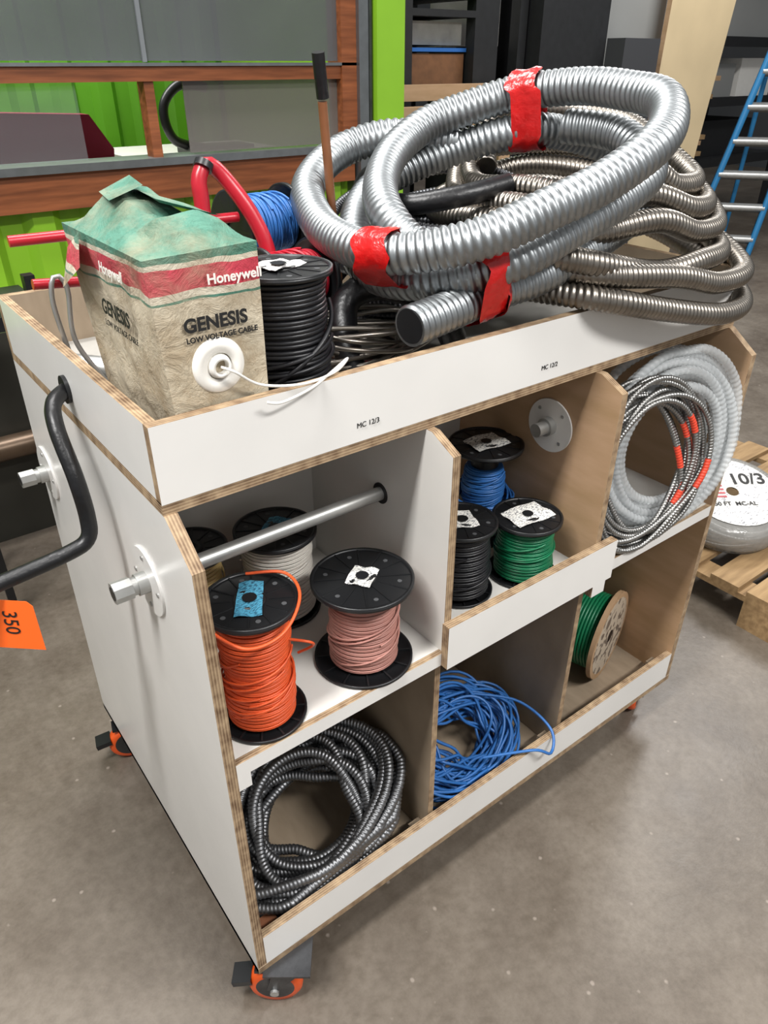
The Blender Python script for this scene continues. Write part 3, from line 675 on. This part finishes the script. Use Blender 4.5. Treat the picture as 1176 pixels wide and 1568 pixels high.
sr=empty('storage_rack'); b=MB()
for x in (5.8,7.6,9.6):
    b.box((x,4.3,0),(x+.1,4.4,3),RK); b.box((x,5.4,0),(x+.1,5.5,3),RK)
for z in (.6,1.2,1.75,2.3): b.box((5.8,4.3,z),(9.7,4.36,z+.09),RK); b.box((5.8,4.36,z+.05),(9.7,5.45,z+.08),RK)
b.done('rack_frame',sr)
b=MB(); r_=random.Random(4)
for lv in (.68,1.28):
    for i in range(6):
        for k in range(2):
            o_=r_.uniform(-.15,.3); b.box((5.95+o_,4.25+.45*k+r_.uniform(0,.04),lv+.001+.055*i),(7.5+o_*1.5,4.6+.45*k,lv+.045+.055*i),PLY if r_.random()<.6 else PW)
b.done('lumber_stack',sr)
b=MB(); b.box((7.8,4.5,1.281),(8.6,5.2,1.6),WALLG); b.box((8.7,4.5,1.281),(9.4,5.2,1.65),PAPER); b.box((7.8,4.5,.681),(9.2,5.2,1.05),RK); b.box((6.2,4.4,1.831),(9.2,5.2,2.2),WALLG)
b.done('storage_bins',sr)
b=MB(); PT=mat('pink_flag_tag','f0505a',.6); 
for q in ((6.25,4.2,1.34),(6.75,4.2,1.62)): b.box(q,(q[0]+.14,q[1]+.003,q[2]+.08),PT)
b.done('pink_tags',sr)
LB=mat('blue_fiberglass','2f7fb5',.4)
b=MB()
def rail(p0,p1,w=.035): b.sweep(np.array([p0,p1]),w,LB,seg=4,step=5)
f1=bg(3.0,7.6,0.0); t1=bg(3.45,7.7,1.75); f2=bg(3.55,7.45,0.0); t2=bg(3.85,7.6,1.75)
rail(f1,t1); rail(f2,t2)
for k in range(6):
    q=.08+.16*k; p0=np.array(f1)*(1-q)+np.array(t1)*q; p1=np.array(f2)*(1-q)+np.array(t2)*q; b.sweep(np.array([p0,p1]),.04,ZINC,seg=4,step=5)
rail(bg(4.3,8.1,0),t2,.025); rail(bg(3.6,8.2,0),t1,.025)
b.done('step_ladder')
b=MB(); b.box((-5,11.9,0),(14,12,6),mat('far_wall','4d5052',.8,var=.3,vscale=.6)); b.done('wall_back')
b=MB(); b.box((13.9,-5,0),(14,12,6),mat('far_wall_right','4a4c4e',.8,var=.3,vscale=.6)); b.done('wall_right')

# ---------------------------------------------------------------- lights
w=bpy.data.worlds.new('World'); scene.world=w; w.use_nodes=True
w.node_tree.nodes['Background'].inputs[0].default_value=(.96,.98,1,1); w.node_tree.nodes['Background'].inputs[1].default_value=.44
def area(name,loc,size,power,sy=None,target=None,col=(1,.985,.965)):
    l=bpy.data.lights.new(name,'AREA'); l.energy=power; l.size=size; l.color=col
    if sy: l.shape='RECTANGLE'; l.size_y=sy
    o=bpy.data.objects.new(name,l); o.location=loc
    d=Vector(target or (loc[0],loc[1],0))-Vector(loc); o.rotation_euler=d.to_track_quat('-Z','Y').to_euler(); scene.collection.objects.link(o)
area('ceiling_light',(-1.6,-.4,4.0),1.8,200,.4)
area('ceiling_light.001',(1.2,-2.2,3.6),1.8,165,.4)
area('ceiling_light.002',(.5,1.4,4.4),1.8,110,.4)
area('ceiling_light.003',(5,1.5,4.5),2,170,.5)
area('ceiling_light.004',(6,5.8,4.5),2,120,.5)
area('container_fill_light',(.6,2.8,2.5),1.2,36,.3)  # added fill lamp, unseen, brightens the inner green back wall
